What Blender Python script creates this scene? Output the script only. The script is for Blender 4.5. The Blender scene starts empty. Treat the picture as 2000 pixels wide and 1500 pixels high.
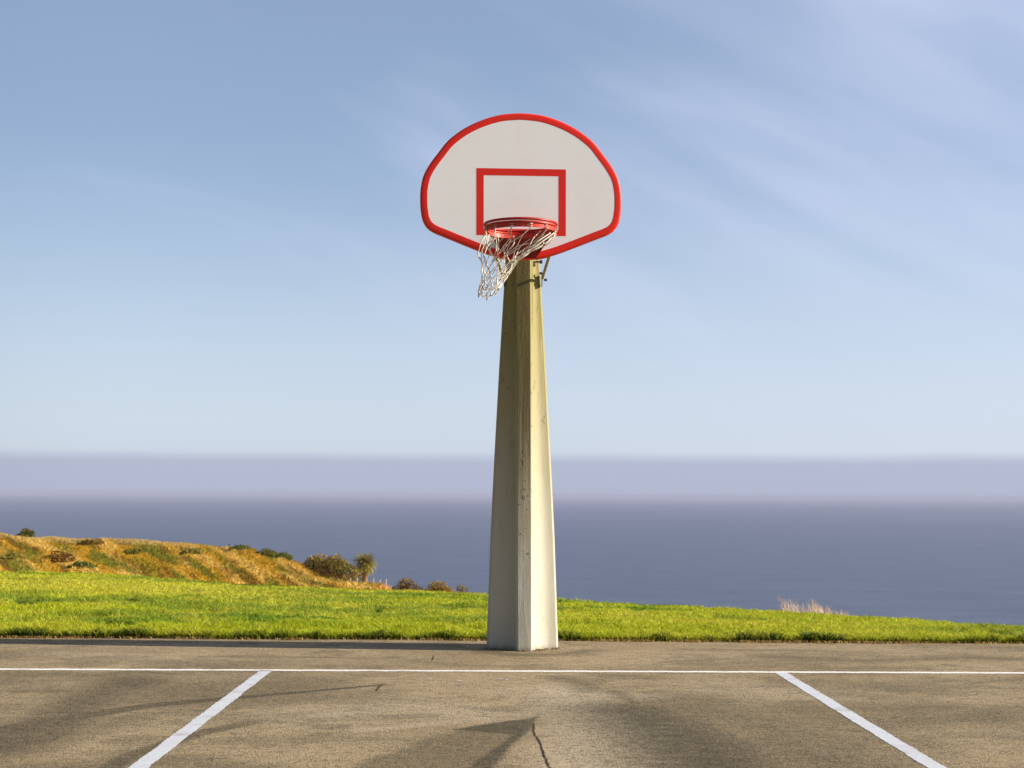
import bpy, math, random
import numpy as np
from mathutils import Vector, Matrix
random.seed(7); rng = np.random.default_rng(7)
S = bpy.context.scene
COL = S.collection

# ---------------------------------------------------------------- camera
F = 3000.0            # focal length in photo pixels (photo 2000 wide)
H = 1.24              # eye height above the court
HY = 967.0            # horizon row
ROLL = math.radians(0.34)
cam_d = bpy.data.cameras.new("camera"); cam = bpy.data.objects.new("camera", cam_d); COL.objects.link(cam)
cam_d.sensor_width = 36; cam_d.lens = F / 2000 * 36
cam_d.shift_y = (HY - 750) / 2000
cam_d.clip_start = 0.1; cam_d.clip_end = 200000
cam.matrix_world = Matrix.Translation((0, 0, H)) @ Matrix.Rotation(math.radians(90), 4, 'X') @ Matrix.Rotation(ROLL, 4, 'Z')
cam_d.dof.use_dof = True; cam_d.dof.focus_distance = 11.2; cam_d.dof.aperture_fstop = 6.3
S.camera = cam
cr, sr = math.cos(ROLL), math.sin(ROLL)
def ray(px, py):
    X = (px - 1000) / F; Y = (HY - py) / F
    return X * cr - Y * sr, X * sr + Y * cr
def at(px, py, d):
    a, b = ray(px, py); return Vector((a * d, d, H + b * d))
def onground(px, py, z=0.0):
    a, b = ray(px, py); d = (z - H) / b; return Vector((a * d, d, z))

# ---------------------------------------------------------------- light
SUN_EL = math.radians(24.0)
SUN_AZ = math.radians(-3.6)           # angle from +X, negative = towards the camera side
sd = Vector((math.cos(SUN_EL) * math.cos(SUN_AZ), math.cos(SUN_EL) * math.sin(SUN_AZ), math.sin(SUN_EL)))
sl = bpy.data.lights.new("sun", 'SUN'); sl.energy = 5.0; sl.angle = math.radians(0.55); sl.color = (1.0, 0.89, 0.72)
so = bpy.data.objects.new("sun", sl); COL.objects.link(so)
so.rotation_euler = sd.to_track_quat('Z', 'Y').to_euler(); so.location = (30, -5, 20)
S.view_settings.view_transform = 'Standard'; S.view_settings.look = 'None'
S.view_settings.gamma = 1; S.view_settings.exposure = 0.88

# ---------------------------------------------------------------- node helpers
class NT:
    def __init__(s, t): s.t = t; s.n = t.nodes; s.l = t.links
    def new(s, ty, **k):
        n = s.n.new(ty)
        for a, b in k.items(): setattr(n, a, b)
        return n
    def link(s, a, b): s.l.new(a, b)
    def val(s, sock, v):
        if isinstance(v, bpy.types.NodeSocket): s.link(v, sock)
        else: sock.default_value = v
    def math(s, op, a, b=None, c=None, clamp=False):
        n = s.new('ShaderNodeMath', operation=op); n.use_clamp = clamp
        s.val(n.inputs[0], a)
        if b is not None: s.val(n.inputs[1], b)
        if c is not None: s.val(n.inputs[2], c)
        return n.outputs[0]
    def mix(s, f, a, b, mode='MIX'):
        n = s.new('ShaderNodeMix', data_type='RGBA', blend_type=mode)
        s.val(n.inputs[0], f); s.val(n.inputs[6], a); s.val(n.inputs[7], b)
        return n.outputs[2]
    def noise(s, vec, scale, detail=4, rough=0.55, dist=0.0, dim='3D'):
        n = s.new('ShaderNodeTexNoise', noise_dimensions=dim)
        if vec is not None: s.link(vec, n.inputs['Vector'])
        n.inputs['Scale'].default_value = scale; n.inputs['Detail'].default_value = detail
        n.inputs['Roughness'].default_value = rough; n.inputs['Distortion'].default_value = dist
        return n.outputs[0]
    def ramp(s, f, a, b, lo=0.0, hi=1.0, smooth=True):
        n = s.new('ShaderNodeMapRange'); n.interpolation_type = 'SMOOTHSTEP' if smooth else 'LINEAR'
        s.val(n.inputs[0], f); n.inputs[1].default_value = a; n.inputs[2].default_value = b
        n.inputs[3].default_value = lo; n.inputs[4].default_value = hi
        return n.outputs[0]
    def mapping(s, vec, sc=(1, 1, 1), rot=(0, 0, 0), loc=(0, 0, 0)):
        n = s.new('ShaderNodeMapping'); s.link(vec, n.inputs[0])
        n.inputs['Scale'].default_value = sc; n.inputs['Rotation'].default_value = rot; n.inputs['Location'].default_value = loc
        return n.outputs[0]
def rgb(r, g, b):
    f = lambda c: (c / 255 / 12.92) if c / 255 <= 0.04045 else ((c / 255 + 0.055) / 1.055) ** 2.4
    return (f(r), f(g), f(b), 1)
def material(name, rough=0.8, spec=0.3, metal=0.0, color=(0.5, 0.5, 0.5, 1)):
    m = bpy.data.materials.new(name); m.use_nodes = True
    t = NT(m.node_tree); p = t.n['Principled BSDF']
    p.inputs['Roughness'].default_value = rough; p.inputs['Specular IOR Level'].default_value = spec
    p.inputs['Metallic'].default_value = metal; p.inputs['Base Color'].default_value = color
    return m, t, p
def bump(t, p, h, dist, strength=1.0):
    b = t.new('ShaderNodeBump'); b.inputs['Strength'].default_value = strength; b.inputs['Distance'].default_value = dist
    t.link(h, b.inputs['Height']); t.link(b.outputs[0], p.inputs['Normal']); return b

# ---------------------------------------------------------------- world: sky, thin cirrus, low marine layer
W = bpy.data.worlds.new("World"); S.world = W; W.use_nodes = True
t = NT(W.node_tree); bg = t.n['Background']
sky = t.new('ShaderNodeTexSky', sky_type='NISHITA'); sky.sun_disc = False
sky.sun_elevation = SUN_EL
sky.sun_rotation = math.pi / 2 - SUN_AZ      # rotation measured clockwise from +Y
sky.air_density = 1.0; sky.dust_density = 1.2; sky.ozone_density = 1.5; sky.altitude = 60
tc = t.new('ShaderNodeTexCoord'); g = tc.outputs['Generated']
sep = t.new('ShaderNodeSeparateXYZ'); t.link(g, sep.inputs[0])
el = sep.outputs[2]
skyc = t.mix(1.0, sky.outputs[0], (0.92, 0.99, 1.14, 1), 'MULTIPLY')
# thin haze veil growing towards the horizon
veil = t.ramp(el, 0.0, 0.24, 0.68, 0.20)
skyc = t.mix(veil, skyc, (6.2, 7.0, 8.5, 1))
# cirrus projected on a high layer
def streak(ang, sa, sc_):
    ca, sn = math.cos(math.radians(ang)), math.sin(math.radians(ang))
    al = t.math('SUBTRACT', t.math('MULTIPLY', sep.outputs[0], ca), t.math('MULTIPLY', sep.outputs[2], sn))
    ac = t.math('ADD', t.math('MULTIPLY', sep.outputs[0], sn), t.math('MULTIPLY', sep.outputs[2], ca))
    cb = t.new('ShaderNodeCombineXYZ'); t.link(t.math('MULTIPLY', al, sa), cb.inputs[0]); t.link(sep.outputs[1], cb.inputs[1]); t.link(t.math('MULTIPLY', ac, sc_), cb.inputs[2])
    return cb.outputs[0]
c1 = t.noise(streak(20, 1.6, 5.0), 1.5, 3, 0.5, 0.9)
c2 = t.noise(streak(27, 2.6, 15.0), 1.7, 6, 0.6, 0.8)
cl = t.math('ADD', t.math('MULTIPLY', c1, 0.72), t.math('MULTIPLY', c2, 0.16))
rgt = t.ramp(sep.outputs[0], -0.16, 0.20, -0.20, 0.07, smooth=False)
cl = t.math('ADD', cl, rgt)
up = t.ramp(el, 0.06, 0.22, 0.25, 1.0)
cl = t.math('MULTIPLY', t.ramp(cl, 0.27, 0.72), up)
skyc = t.mix(t.math('MULTIPLY', cl, 0.55), skyc, (6.6, 7.0, 8.9, 1))
# marine layer resting on the far sea
wob = t.math('MULTIPLY', t.math('SUBTRACT', t.noise(t.mapping(g, sc=(3, 3, 20)), 2.0, 3), 0.5), 0.004)
band = t.ramp(t.math('ADD', el, wob), 0.0195, 0.0300, 1.0, 0.0)
skyc = t.mix(t.math('MULTIPLY', band, 0.80), skyc, (3.55, 3.85, 5.1, 1))
# sky dimmed on the left and behind, mostly out of view, to cut fill
skyc = t.mix(1.0, skyc, t.math('MULTIPLY', t.ramp(sep.outputs[0], -0.85, -0.22, 0.30, 1.0), t.ramp(sep.outputs[1], -0.9, 0.6, 0.76, 1.0)), 'MULTIPLY')
t.link(skyc, bg.inputs['Color']); bg.inputs['Strength'].default_value = 0.065

# ---------------------------------------------------------------- mesh helpers
def tag(o, label=None, cat=None, group=None, kind=None):
    if label: o['label'] = label
    if cat: o['category'] = cat
    if group: o['group'] = group
    if kind: o['kind'] = kind
    return o
def empty(name, loc=(0, 0, 0)):
    o = bpy.data.objects.new(name, None); COL.objects.link(o); o.location = loc; o.empty_display_size = 0.2; return o
class MB:
    def __init__(s): s.v = []; s.f = []
    def add(s, vs, fs):
        k = len(s.v); s.v += [tuple(v) for v in vs]; s.f += [tuple(i + k for i in f) for f in fs]
    def box(s, c, dim, rot=None):
        R = rot or Matrix.Identity(3); c = Vector(c)
        vs = [c + R @ Vector((x * dim[0] / 2, y * dim[1] / 2, z * dim[2] / 2)) for x in (-1, 1) for y in (-1, 1) for z in (-1, 1)]
        s.add(vs, [(0, 1, 3, 2), (4, 6, 7, 5), (0, 4, 5, 1), (2, 3, 7, 6), (0, 2, 6, 4), (1, 5, 7, 3)])
    def tube(s, pts, r, n=8, closed=False, cap=True):
        pts = [Vector(p) for p in pts]; m = len(pts); rr = r if isinstance(r, (list, tuple)) else [r] * m
        vs = []; up = None
        for i, p in enumerate(pts):
            if closed: tg = pts[(i + 1) % m] - pts[i - 1]
            else: tg = pts[min(i + 1, m - 1)] - pts[max(i - 1, 0)]
            if tg.length < 1e-9: tg = Vector((0, 0, 1))
            tg.normalize()
            if up is None:
                up = Vector((0, 0, 1)) if abs(tg.z) < 0.9 else Vector((1, 0, 0))
            a = (up - tg * up.dot(tg))
            if a.length < 1e-5: a = tg.orthogonal()
            a.normalize(); b = tg.cross(a); up = a
            for k in range(n):
                an = 2 * math.pi * k / n
                vs.append(p + (a * math.cos(an) + b * math.sin(an)) * rr[i])
        fs = []
        for i in range(m if closed else m - 1):
            j = (i + 1) % m
            for k in range(n): fs.append((i * n + k, i * n + (k + 1) % n, j * n + (k + 1) % n, j * n + k))
        if cap and not closed:
            fs.append(tuple(range(n - 1, -1, -1))); fs.append(tuple((m - 1) * n + k for k in range(n)))
        s.add(vs, fs)
    def build(s, name, mat, parent=None, smooth=False, bev=0.0, angle=None):
        return mesh(name, s.v, s.f, mat, parent, smooth, bev, angle)
def mesh(name, v, f, mat, parent=None, smooth=False, bev=0.0, angle=None):
    me = bpy.data.meshes.new(name); me.from_pydata([tuple(x) for x in v], [], f); me.update()
    if mat: me.materials.append(mat)
    if smooth:
        me.polygons.foreach_set('use_smooth', [True] * len(me.polygons))
        if angle: me.set_sharp_from_angle(angle=math.radians(angle))
    o = bpy.data.objects.new(name, me); COL.objects.link(o)
    if parent: o.parent = parent
    if bev:
        b = o.modifiers.new('bevel', 'BEVEL'); b.width = bev; b.segments = 3; b.limit_method = 'ANGLE'
    return o
def npmesh(name, V, Fc, mat, col=None, smooth=False, parent=None):
    """V (n,3), Fc (m,k) arrays; col (n,3) linear colour per vertex"""
    V = np.asarray(V, np.float32); Fc = np.asarray(Fc, np.int32); k = Fc.shape[1]
    me = bpy.data.meshes.new(name)
    me.vertices.add(len(V)); me.vertices.foreach_set('co', V.ravel())
    me.loops.add(Fc.size); me.loops.foreach_set('vertex_index', Fc.ravel())
    me.polygons.add(len(Fc)); me.polygons.foreach_set('loop_start', np.arange(len(Fc), dtype=np.int32) * k)
    if smooth: me.polygons.foreach_set('use_smooth', np.ones(len(Fc), dtype=bool))
    me.update(calc_edges=True)
    if col is not None:
        a = me.color_attributes.new('col', 'FLOAT_COLOR', 'POINT')
        c4 = np.ones((len(V), 4), np.float32); c4[:, :3] = col; a.data.foreach_set('color', c4.ravel())
    me.materials.append(mat)
    o = bpy.data.objects.new(name, me); COL.objects.link(o)
    if parent: o.parent = parent
    return o
def gridfaces(nr, nc):
    i = np.arange(nr - 1)[:, None] * nc + np.arange(nc - 1)[None, :]
    return np.stack([i, i + 1, i + nc + 1, i + nc], -1).reshape(-1, 4)
_perm = np.random.default_rng(3).random((257, 257))
def vnoise(x, y):
    xi = np.floor(x).astype(int); yi = np.floor(y).astype(int); fx = x - xi; fy = y - yi
    fx = fx * fx * (3 - 2 * fx); fy = fy * fy * (3 - 2 * fy)
    a = _perm[xi % 256, yi % 256]; b = _perm[(xi + 1) % 256, yi % 256]
    c = _perm[xi % 256, (yi + 1) % 256]; d = _perm[(xi + 1) % 256, (yi + 1) % 256]
    return (a * (1 - fx) + b * fx) * (1 - fy) + (c * (1 - fx) + d * fx) * fy
def fbm(x, y, o=4, g=0.5):
    s = 0; a = 1; n = 0
    for k in range(o): s = s + a * vnoise(x * 2 ** k + 17.3 * k, y * 2 ** k + 9.1 * k); n += a; a *= g
    return s / n
def sstep(a, b, x):
    t = np.clip((x - a) / (b - a), 0, 1); return t * t * (3 - 2 * t)
def lin(r, g, b): return np.array(rgb(r, g, b)[:3])
def spline(pts, n=6, closed=False):
    P = [Vector(p) for p in pts]; m = len(P); out = []
    for i in range(m if closed else m - 1):
        if closed: a, b, c, d = P[i - 1], P[i], P[(i + 1) % m], P[(i + 2) % m]
        else: a, b, c, d = P[max(i - 1, 0)], P[i], P[i + 1], P[min(i + 2, m - 1)]
        for k in range(n):
            u = k / n
            out.append(0.5 * ((2 * b) + (c - a) * u + (2 * a - 5 * b + 4 * c - d) * u * u + (3 * b - a - 3 * c + d) * u ** 3))
    if not closed: out.append(P[-1])
    return out

# ================================================================ TERRAIN
DE = onground(1000, 1250.5).y        # far edge of the court
YAW = math.atan(45 / F)              # court axes against the camera's
lawn_pts = [(-600, 1108), (0, 1114), (150, 1116), (250, 1120), (375, 1130), (455, 1137), (550, 1141), (650, 1146), (750, 1150), (850, 1152.5),
            (950, 1157), (1090, 1166), (1250, 1176), (1400, 1185), (1600, 1196), (1800, 1208), (2000, 1219), (2600, 1245)]
LU = np.array([ray(*p)[0] for p in lawn_pts]); LV = np.array([-ray(*p)[1] for p in lawn_pts])
LD = np.interp([p[0] for p in lawn_pts], [-600, 0, 700, 950, 1400, 2000, 2600], [66, 60, 50, 43, 35, 29, 26])
def lump(x, y):
    return (fbm(x * 1.0 + 5, y * 1.3, 4, .6) - 0.5) * 0.16
def hollow(x, y): return sstep(0.57, 0.68, fbm(x * 1.9 + 61, y * 1.5 + 13, 4, .6)) * sstep(DE + .4, DE + 1.2, y)
def edge_y(x): return DE - 0.0 * x + (vnoise(x * 1.3 + 7, x * 0 + 2.0) - 0.5) * 0.05
def lawn_z(x, y):
    u = x / y; v = np.interp(u, LU, LV); D = np.interp(u, LU, LD); zc = H - v * D
    tt = (y - DE) / (D - DE)
    z = np.where(tt < 1, zc * np.clip(tt, 0, 1) ** 1.06, zc - (v + 0.012) * (y - D))
    z = np.where(y > D + 170, z - 0.45 * (y - D - 170), z)
    z = z - 0.115 * sstep(DE + 1, DE + 9, y) - 0.095 * hollow(x, y) + 0.035 * sstep(DE - 0.02, DE + 0.35, y) + lump(x, y) * sstep(DE, DE + 1.0, y)
    return np.maximum(z, -70)
def grass_colour(x, y, r1, r2):
    """mown lawn: yellow-green, deeper green sweep left of centre, thin straw patches"""
    n = fbm(x * 0.35, y * 0.30, 3); n2 = fbm(x * 1.5 + 40, y * 2.2 + 3, 3)
    u = x / y
    dark = sstep(0.50, 0.64, n + 0.24 * np.exp(-((u + 0.16) / 0.14) ** 2) * sstep(15, 19, y) * (1 - sstep(34, 48, y)))
    a = lin(178, 186, 34); b = lin(106, 142, 28); c = lin(206, 200, 66); e = lin(150, 118, 44)
    col = a[None] * (1 - dark[:, None]) + b[None] * dark[:, None]
    ye = 0.55 * sstep(.05, .2, -u) * sstep(26, 34, y) * (1 - sstep(44, 54, y)) + sstep(0.52, 0.72, n2) * 0.5 + 0.25 * sstep(0.45, 0.6, fbm(x * 0.12 + 9, y * 0.2, 2))
    ye = np.minimum(ye, .9); col = col * (1 - ye[:, None]) + c[None] * ye[:, None]
    ho = hollow(x, y)[:, None] * 0.75  # shade of the hollows put into the grass colour
    col = col * (1 - ho) + lin(44, 76, 18)[None] * ho
    st = (r1 > 0.955).astype(float)[:, None]
    col = col * (1 - st) + e[None] * st
    return col * (0.6 + 0.6 * r2[:, None])
us = np.concatenate([np.linspace(-1.7, -0.44, 26)[:-1], np.linspace(-0.44, 0.44, 260), np.linspace(0.44, 1.7, 26)[1:]])
ds = np.concatenate([[DE - 0.06, DE, DE + 0.05, DE + 0.12], DE * np.exp(np.linspace(0.014, math.log(80 / DE), 190)), np.linspace(84, 420, 60)])
UU, DD = np.meshgrid(us, ds); X = UU * DD; Y = DD
Z = lawn_z(X.ravel(), Y.ravel()).reshape(X.shape); Z[0] = -0.05; Z[1] = 0.0
xr, yr = X.ravel(), Y.ravel()
gc = grass_colour(xr, yr, np.zeros(xr.size), np.full(xr.size, 0.35)) * 0.72
dry = sstep(0, 6, yr - np.interp(xr / yr, LU, LD))[:, None]
gc = gc * (1 - dry) + lin(176, 140, 70)[None] * dry
soil = (1 - sstep(DE, DE + 0.10, yr))[:, None]
gc = gc * (1 - soil) + lin(120, 92, 50)[None] * soil
def colmat(name, rough, spec, noise_scale=None, amt=0.3, trans=0.0, hue=None):
    m, t, p = material(name, rough, spec)
    a = t.new('ShaderNodeVertexColor'); a.layer_name = 'col'; c = a.outputs[0]
    if noise_scale:
        o = t.new('ShaderNodeTexCoord').outputs['Object']
        n = t.ramp(t.noise(o, noise_scale, 5, 0.6), 0.25, 0.75, 1 - amt, 1 + amt)
        vm = t.new('ShaderNodeVectorMath', operation='SCALE'); t.link(c, vm.inputs[0]); t.link(n, vm.inputs['Scale']); c = vm.outputs[0]
    t.link(c, p.inputs['Base Color'])
    if trans:
        tr = t.new('ShaderNodeBsdfTranslucent'); t.link(c, tr.inputs['Color'])
        mx = t.new('ShaderNodeMixShader'); mx.inputs[0].default_value = trans
        t.link(p.outputs[0], mx.inputs[1]); t.link(tr.outputs[0], mx.inputs[2])
        t.link(mx.outputs[0], t.n['Material Output'].inputs['Surface'])
    return m
m_ground = colmat('lawn_soil', 0.95, 0.1, 6.0, 0.35)
m_blade = colmat('grass_blade', 0.55, 0.25, trans=0.35)
m_dry = colmat('dry_grass', 0.7, 0.15, trans=0.25)
ground = npmesh('ground', np.stack([xr, yr, Z.ravel()], 1), gridfaces(len(ds), len(us)), m_ground, gc, smooth=True)
tag(ground, kind='structure')

# ---- grass blades
def blades(N, x, y, z, h, w, lean, col, leanbias=(0, 0)):
    an = rng.random(N) * 2 * math.pi; la = rng.random(N) * 2 * math.pi
    dx = np.cos(an) * w / 2; dy = np.sin(an) * w / 2
    lx = np.cos(la) * lean * h + leanbias[0] * h; ly = np.sin(la) * lean * h + leanbias[1] * h
    b0 = np.stack([x - dx, y - dy, z - 0.01], 1); b1 = np.stack([x + dx, y + dy, z - 0.01], 1)
    m0 = np.stack([x - dx * .75 + lx * .35, y - dy * .75 + ly * .35, z + h * .6], 1); m1 = np.stack([x + dx * .75 + lx * .35, y + dy * .75 + ly * .35, z + h * .6], 1)
    tp = np.stack([x + lx, y + ly, z + h], 1)
    V = np.stack([b0, b1, m1, m0, tp], 1).reshape(-1, 3)
    k = np.arange(N)[:, None] * 5
    T = np.concatenate([k + np.array([[0, 1, 2]]), k + np.array([[0, 2, 3]]), k + np.array([[3, 2, 4]])])
    C = np.repeat(col, 5, 0)
    return V, T, C
def merge(parts):
    V = []; T = []; C = []; o = 0
    for v, t_, c in parts: V.append(v); T.append(t_ + o); C.append(c); o += len(v)
    return np.concatenate(V), np.concatenate(T), np.concatenate(C)
N = 760000
d = DE * np.exp(rng.random(N) * math.log(70 / DE)); u = (rng.random(N) * 2 - 1) * 0.40
x = u * d; y = d; D = np.interp(u, LU, LD); k = y < D + 2.0
x, y = x[k], y[k]; n = len(x); sc = y / DE
cl = fbm(x * 3.0, y * 3.4, 3)
h = (0.012 + 0.045 * sstep(.35, .7, cl) * (0.4 + rng.random(n))) * (1 + 0.1 * (sc - 1)); w = 0.0056 * sc * (0.7 + 0.7 * rng.random(n))
p1 = blades(n, x, y, lawn_z(x, y), h, w, 1.3, grass_colour(x, y, rng.random(n), rng.random(n)))
# shaggy fringe hanging over the court edge
n = 60000; x = (rng.random(n) * 2 - 1) * 5.6; y = edge_y(x) + np.abs(rng.normal(0, 0.10, n)) - 0.02
tuft = sstep(0.35, 0.70, fbm(x * 3.7, x * 0 + 3.3, 5, .7))
h = (0.03 + 0.075 * rng.random(n)) * (0.55 + 0.45 * tuft); w = 0.006 * (0.7 + 0.6 * rng.random(n))
gcol = grass_colour(x, y, rng.random(n) * 0.5, rng.random(n)); gd = lin(50, 74, 20)[None] * (0.6 + 0.6 * rng.random(n))[:, None]
mk = (rng.random(n) < (0.25 + 0.6 * tuft) * np.clip(1.3 - (y - DE) * 6, 0.1, 1))[:, None]; gcol = np.where(mk, gd, gcol)  # dark blades paint in the shade on the fringe's court side
p2 = blades(n, x, y, lawn_z(x, y), h, w, 0.7, gcol, (0, -0.25))
n = 9000; x = (rng.random(n) * 2 - 1) * 5.6; y = edge_y(x) - 0.03 + rng.normal(0, 0.045, n)
k = rng.random(n) < sstep(0.35, 0.7, fbm(x * 2.2 + 30, x * 0, 3)) + 0.15; x, y = x[k], y[k]; n = len(x)
p3 = blades(n, x, y, np.full(n, 0.012), 0.004 + 0.010 * rng.random(n), 0.006 + 0.006 * rng.random(n), 2.6,
            lin(170, 142, 80)[None] * (0.5 + 0.7 * rng.random(n))[:, None])
V, T, C = merge([p1, p2, p3])
grass = npmesh('grass', V, T, m_blade, C); tag(grass, 'short bright yellow-green lawn grass with a ragged edge along the court', 'grass', kind='stuff')

# ================================================================ HILL
ridge = [(-900, 1030), (-300, 1036), (0, 1041), (15, 1044), (30, 1049), (60, 1050), (105, 1049), (150, 1053), (225, 1053), (265, 1054), (325, 1059), (357, 1061), (400, 1066), (437, 1072), (482, 1074),
         (525, 1087), (562, 1097), (585, 1107), (612, 1127), (630, 1136), (675, 1143), (700, 1147.5), (760, 1153)]
RU = np.array([ray(*p)[0] for p in ridge]); RV = np.array([-ray(*p)[1] for p in ridge])
RD = np.interp([p[0] for p in ridge], [-900, 0, 350, 600, 700, 760], [125, 112, 98, 78, 66, 60])
def hill_z(u, s):
    """u lateral, s 0 at the lawn, 1 on the ridge, >1 behind it"""
    D0 = np.interp(u, LU, LD) - 1.5; v0 = np.interp(u, LU, LV) + 0.0009; D1 = np.interp(u, RU, RD); v1 = np.interp(u, RU, RV)
    ss = np.clip(s, 0, 1); d = D0 + (D1 - D0) * s
    v = v0 + (v1 - v0) * (1 - (1 - ss) ** 1.25)
    z = H - v * d
    z = np.where(s > 1, z - 0.25 * (d - D1), z)
    bm = (fbm(u * 60 + s * 2.4, s * 7, 4) - 0.5)
    z = z + bm * 0.42 * np.clip(ss * (1.05 - ss) * 3, 0, 1) * (D1 - D0) / 50
    return d, z
def hill_colour(u, s, r):
    P_ = u * 3000; Q_ = s * 72; al = P_ * .9 - Q_ * .45 ; ac = P_ * .42 + Q_ * .9
    a = fbm(al / 95, ac / 17, 4); b = fbm(al / 80 + 50, ac / 15 + 11, 4); c = fbm(al / 50 + 8, ac / 11 + 31, 3)
    straw = lin(206, 172, 88); ochre = lin(182, 144, 40); brown = lin(126, 94, 32); green = lin(112, 114, 34)
    k1 = sstep(0.36, 0.60, a)[:, None]; k2 = sstep(0.46, 0.70, b)[:, None] * .9; k3 = sstep(0.52, 0.74, c)[:, None]
    pale = sstep(0.72, 0.98, s + 0.25 * (a - .5)) * (1 - sstep(-0.24, -0.16, u)); pale = pale[:, None]
    col = straw[None] * (1 - k1) + ochre[None] * k1
    col = col * (1 - k2) + green[None] * k2
    col = col * (1 - k3 * 0.85) + brown[None] * k3 * 0.85
    col = col * (1 - pale) + lin(190, 166, 108)[None] * pale
    return col * (0.85 + 0.3 * r[:, None])
hu = np.concatenate([np.linspace(-1.6, -0.63, 160), np.linspace(-0.62, ray(745, 1150)[0], 420)]); hs = np.concatenate([np.linspace(0, 1, 90), np.linspace(1.02, 1.8, 16)])
A, B = np.meshgrid(hu, hs); dd, zz = hill_z(A.ravel(), B.ravel()); xx = A.ravel() * dd
hill = npmesh('hill', np.stack([xx, dd, zz], 1), gridfaces(len(hs), len(hu)), colmat('hill_earth', 0.95, 0.1, 2.0, 0.25),
              hill_colour(A.ravel(), np.minimum(B.ravel(), 1), np.full(A.size, 0.5)), smooth=True); tag(hill, kind='structure')
n = 300000; u = np.where(rng.random(n) < .85, -0.46 + rng.random(n) * (0.46 + ray(735, 1150)[0]), -0.46 - rng.random(n) * .9); s = rng.random(n) ** 0.9 * 1.03
dq, z = hill_z(u, s); x = u * dq
cl = fbm(u * 260, s * 26, 3)
h = (0.04 + 0.20 * sstep(0.45, 0.75, cl) * rng.random(n)) * (1 - 0.8 * sstep(0.9, 1.0, s) * (u < -0.2)) + 0.04
h = h * (0.35 + 0.65 * sstep(0, 0.15, s))
V, T, C = blades(n, x, dq, z, h, 0.025 + 0.035 * rng.random(n), 0.9, hill_colour(u, s, rng.random(n) * 1.6 - 0.3), (0.25, 0))
dg = npmesh('dry_grass', V, T, m_dry, C); tag(dg, 'wind-swept dry golden and green scrub grass covering the hillside', 'dry grass', kind='stuff')

# ================================================================ SEA
m, t, p = material('sea_water', 0.42, 0.35, color=(0.03, 0.045, 0.075, 1))
p.inputs['IOR'].default_value = 1.33
o = t.new('ShaderNodeTexCoord').outputs['Object']
w1 = t.noise(t.mapping(o, sc=(0.35, 1, 1), rot=(0, 0, 0.15)), 0.06, 8, 0.75)
w2 = t.noise(t.mapping(o, sc=(0.5, 1, 1), rot=(0, 0, -0.1)), 0.03, 8, 0.8)
t.link(t.mix(t.ramp(t.math('ADD', t.math('MULTIPLY', w1, .5), t.math('MULTIPLY', w2, .5)), .35, .65), (0.036, 0.052, 0.094, 1), (0.074, 0.094, 0.152, 1)), p.inputs['Base Color'])
bump(t, p, w1, 1.2, 0.8)
SZ = -58.0
sea = mesh('sea', [(-42000, -3000, SZ), (42000, -3000, SZ), (42000, 42000, SZ), (-42000, 42000, SZ)], [(0, 1, 2, 3)], m); tag(sea, kind='structure')

# ================================================================ COURT
def seg_dist(X, Y, pts):
    best = np.full(X.shape, 1e9); par = np.zeros(X.shape); L = 0
    P = [(p.x, p.y) for p in pts]; tot = sum(math.dist(P[i], P[i + 1]) for i in range(len(P) - 1))
    for i in range(len(P) - 1):
        ax, ay = P[i]; bx, by = P[i + 1]; l = math.dist(P[i], P[i + 1])
        tt = np.clip(((X - ax) * (bx - ax) + (Y - ay) * (by - ay)) / (l * l), 0, 1)
        dd_ = np.hypot(X - ax - tt * (bx - ax), Y - ay - tt * (by - ay))
        m_ = dd_ < best; best = np.where(m_, dd_, best); par = np.where(m_, (L + tt * l) / tot, par); L += l
    return best, par
G = lambda pts: [onground(*q) for q in pts]
cx = np.concatenate([[-60, -30, -15, -9], np.linspace(-5.5, 5.5, 560), [9, 15, 30, 60]])
cy = np.concatenate([[-60, -25, -8, 0, 4], np.linspace(6.4, DE, 400)])
CX, CY = np.meshgrid(cx, cy)
def inpoly(X, Y, pts, soft):
    P = [(p.x, p.y) for p in pts]; ins = np.zeros(X.shape, bool)
    for i in range(len(P)):
        x1, y1 = P[i]; x2, y2 = P[(i + 1) % len(P)]
        c = ((y1 > Y) != (y2 > Y)) & (X < (x2 - x1) * (Y - y1) / (y2 - y1 + 1e-12) + x1); ins ^= c
    dist, _ = seg_dist(X, Y, pts + [pts[0]])
    sg = np.where(ins, dist, -dist)
    return sstep(-soft, soft, sg)
wx = CX + (fbm(CX * 2, CY * 2, 3) - .5) * 0.16; wy = CY + (fbm(CX * 2 + 9, CY * 2 + 4, 3) - .5) * 0.16
St = np.zeros(CX.shape)                                   # dark dampness / tar stains
def stain(v): 
    global St; St = np.maximum(St, v)
# long dark streak from the tip near the baseline to the left edge
dq, par = seg_dist(CX, CY, G([(748, 1337.5), (560, 1354), (300, 1377), (150, 1400), (0, 1428), (-150, 1460)]))
wd = 0.012 + 0.055 * np.minimum(par * 2.2, 1) + 0.10 * sstep(.6, 1, par)
stain(sstep(wd + 0.025 + 0.05 * par, wd, dq) * (1.0 - 0.25 * par))
dq, par = seg_dist(wx, CY, G([(735, 1350), (560, 1372), (300, 1398), (100, 1440), (-100, 1500)]))
stain(sstep(0.30, 0.04, dq) * 0.42)
dq, par = seg_dist(CX, CY, G([(640, 1392), (520, 1405), (380, 1434), (250, 1478), (180, 1520)])); stain(sstep(0.11, 0.03, dq) * 0.8 * sstep(0, .35, par))
dq, par = seg_dist(wx, wy, G([(250, 1330), (190, 1358), (110, 1410), (0, 1460)])); stain(sstep(0.50, 0.03, dq) * 0.75)
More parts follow.
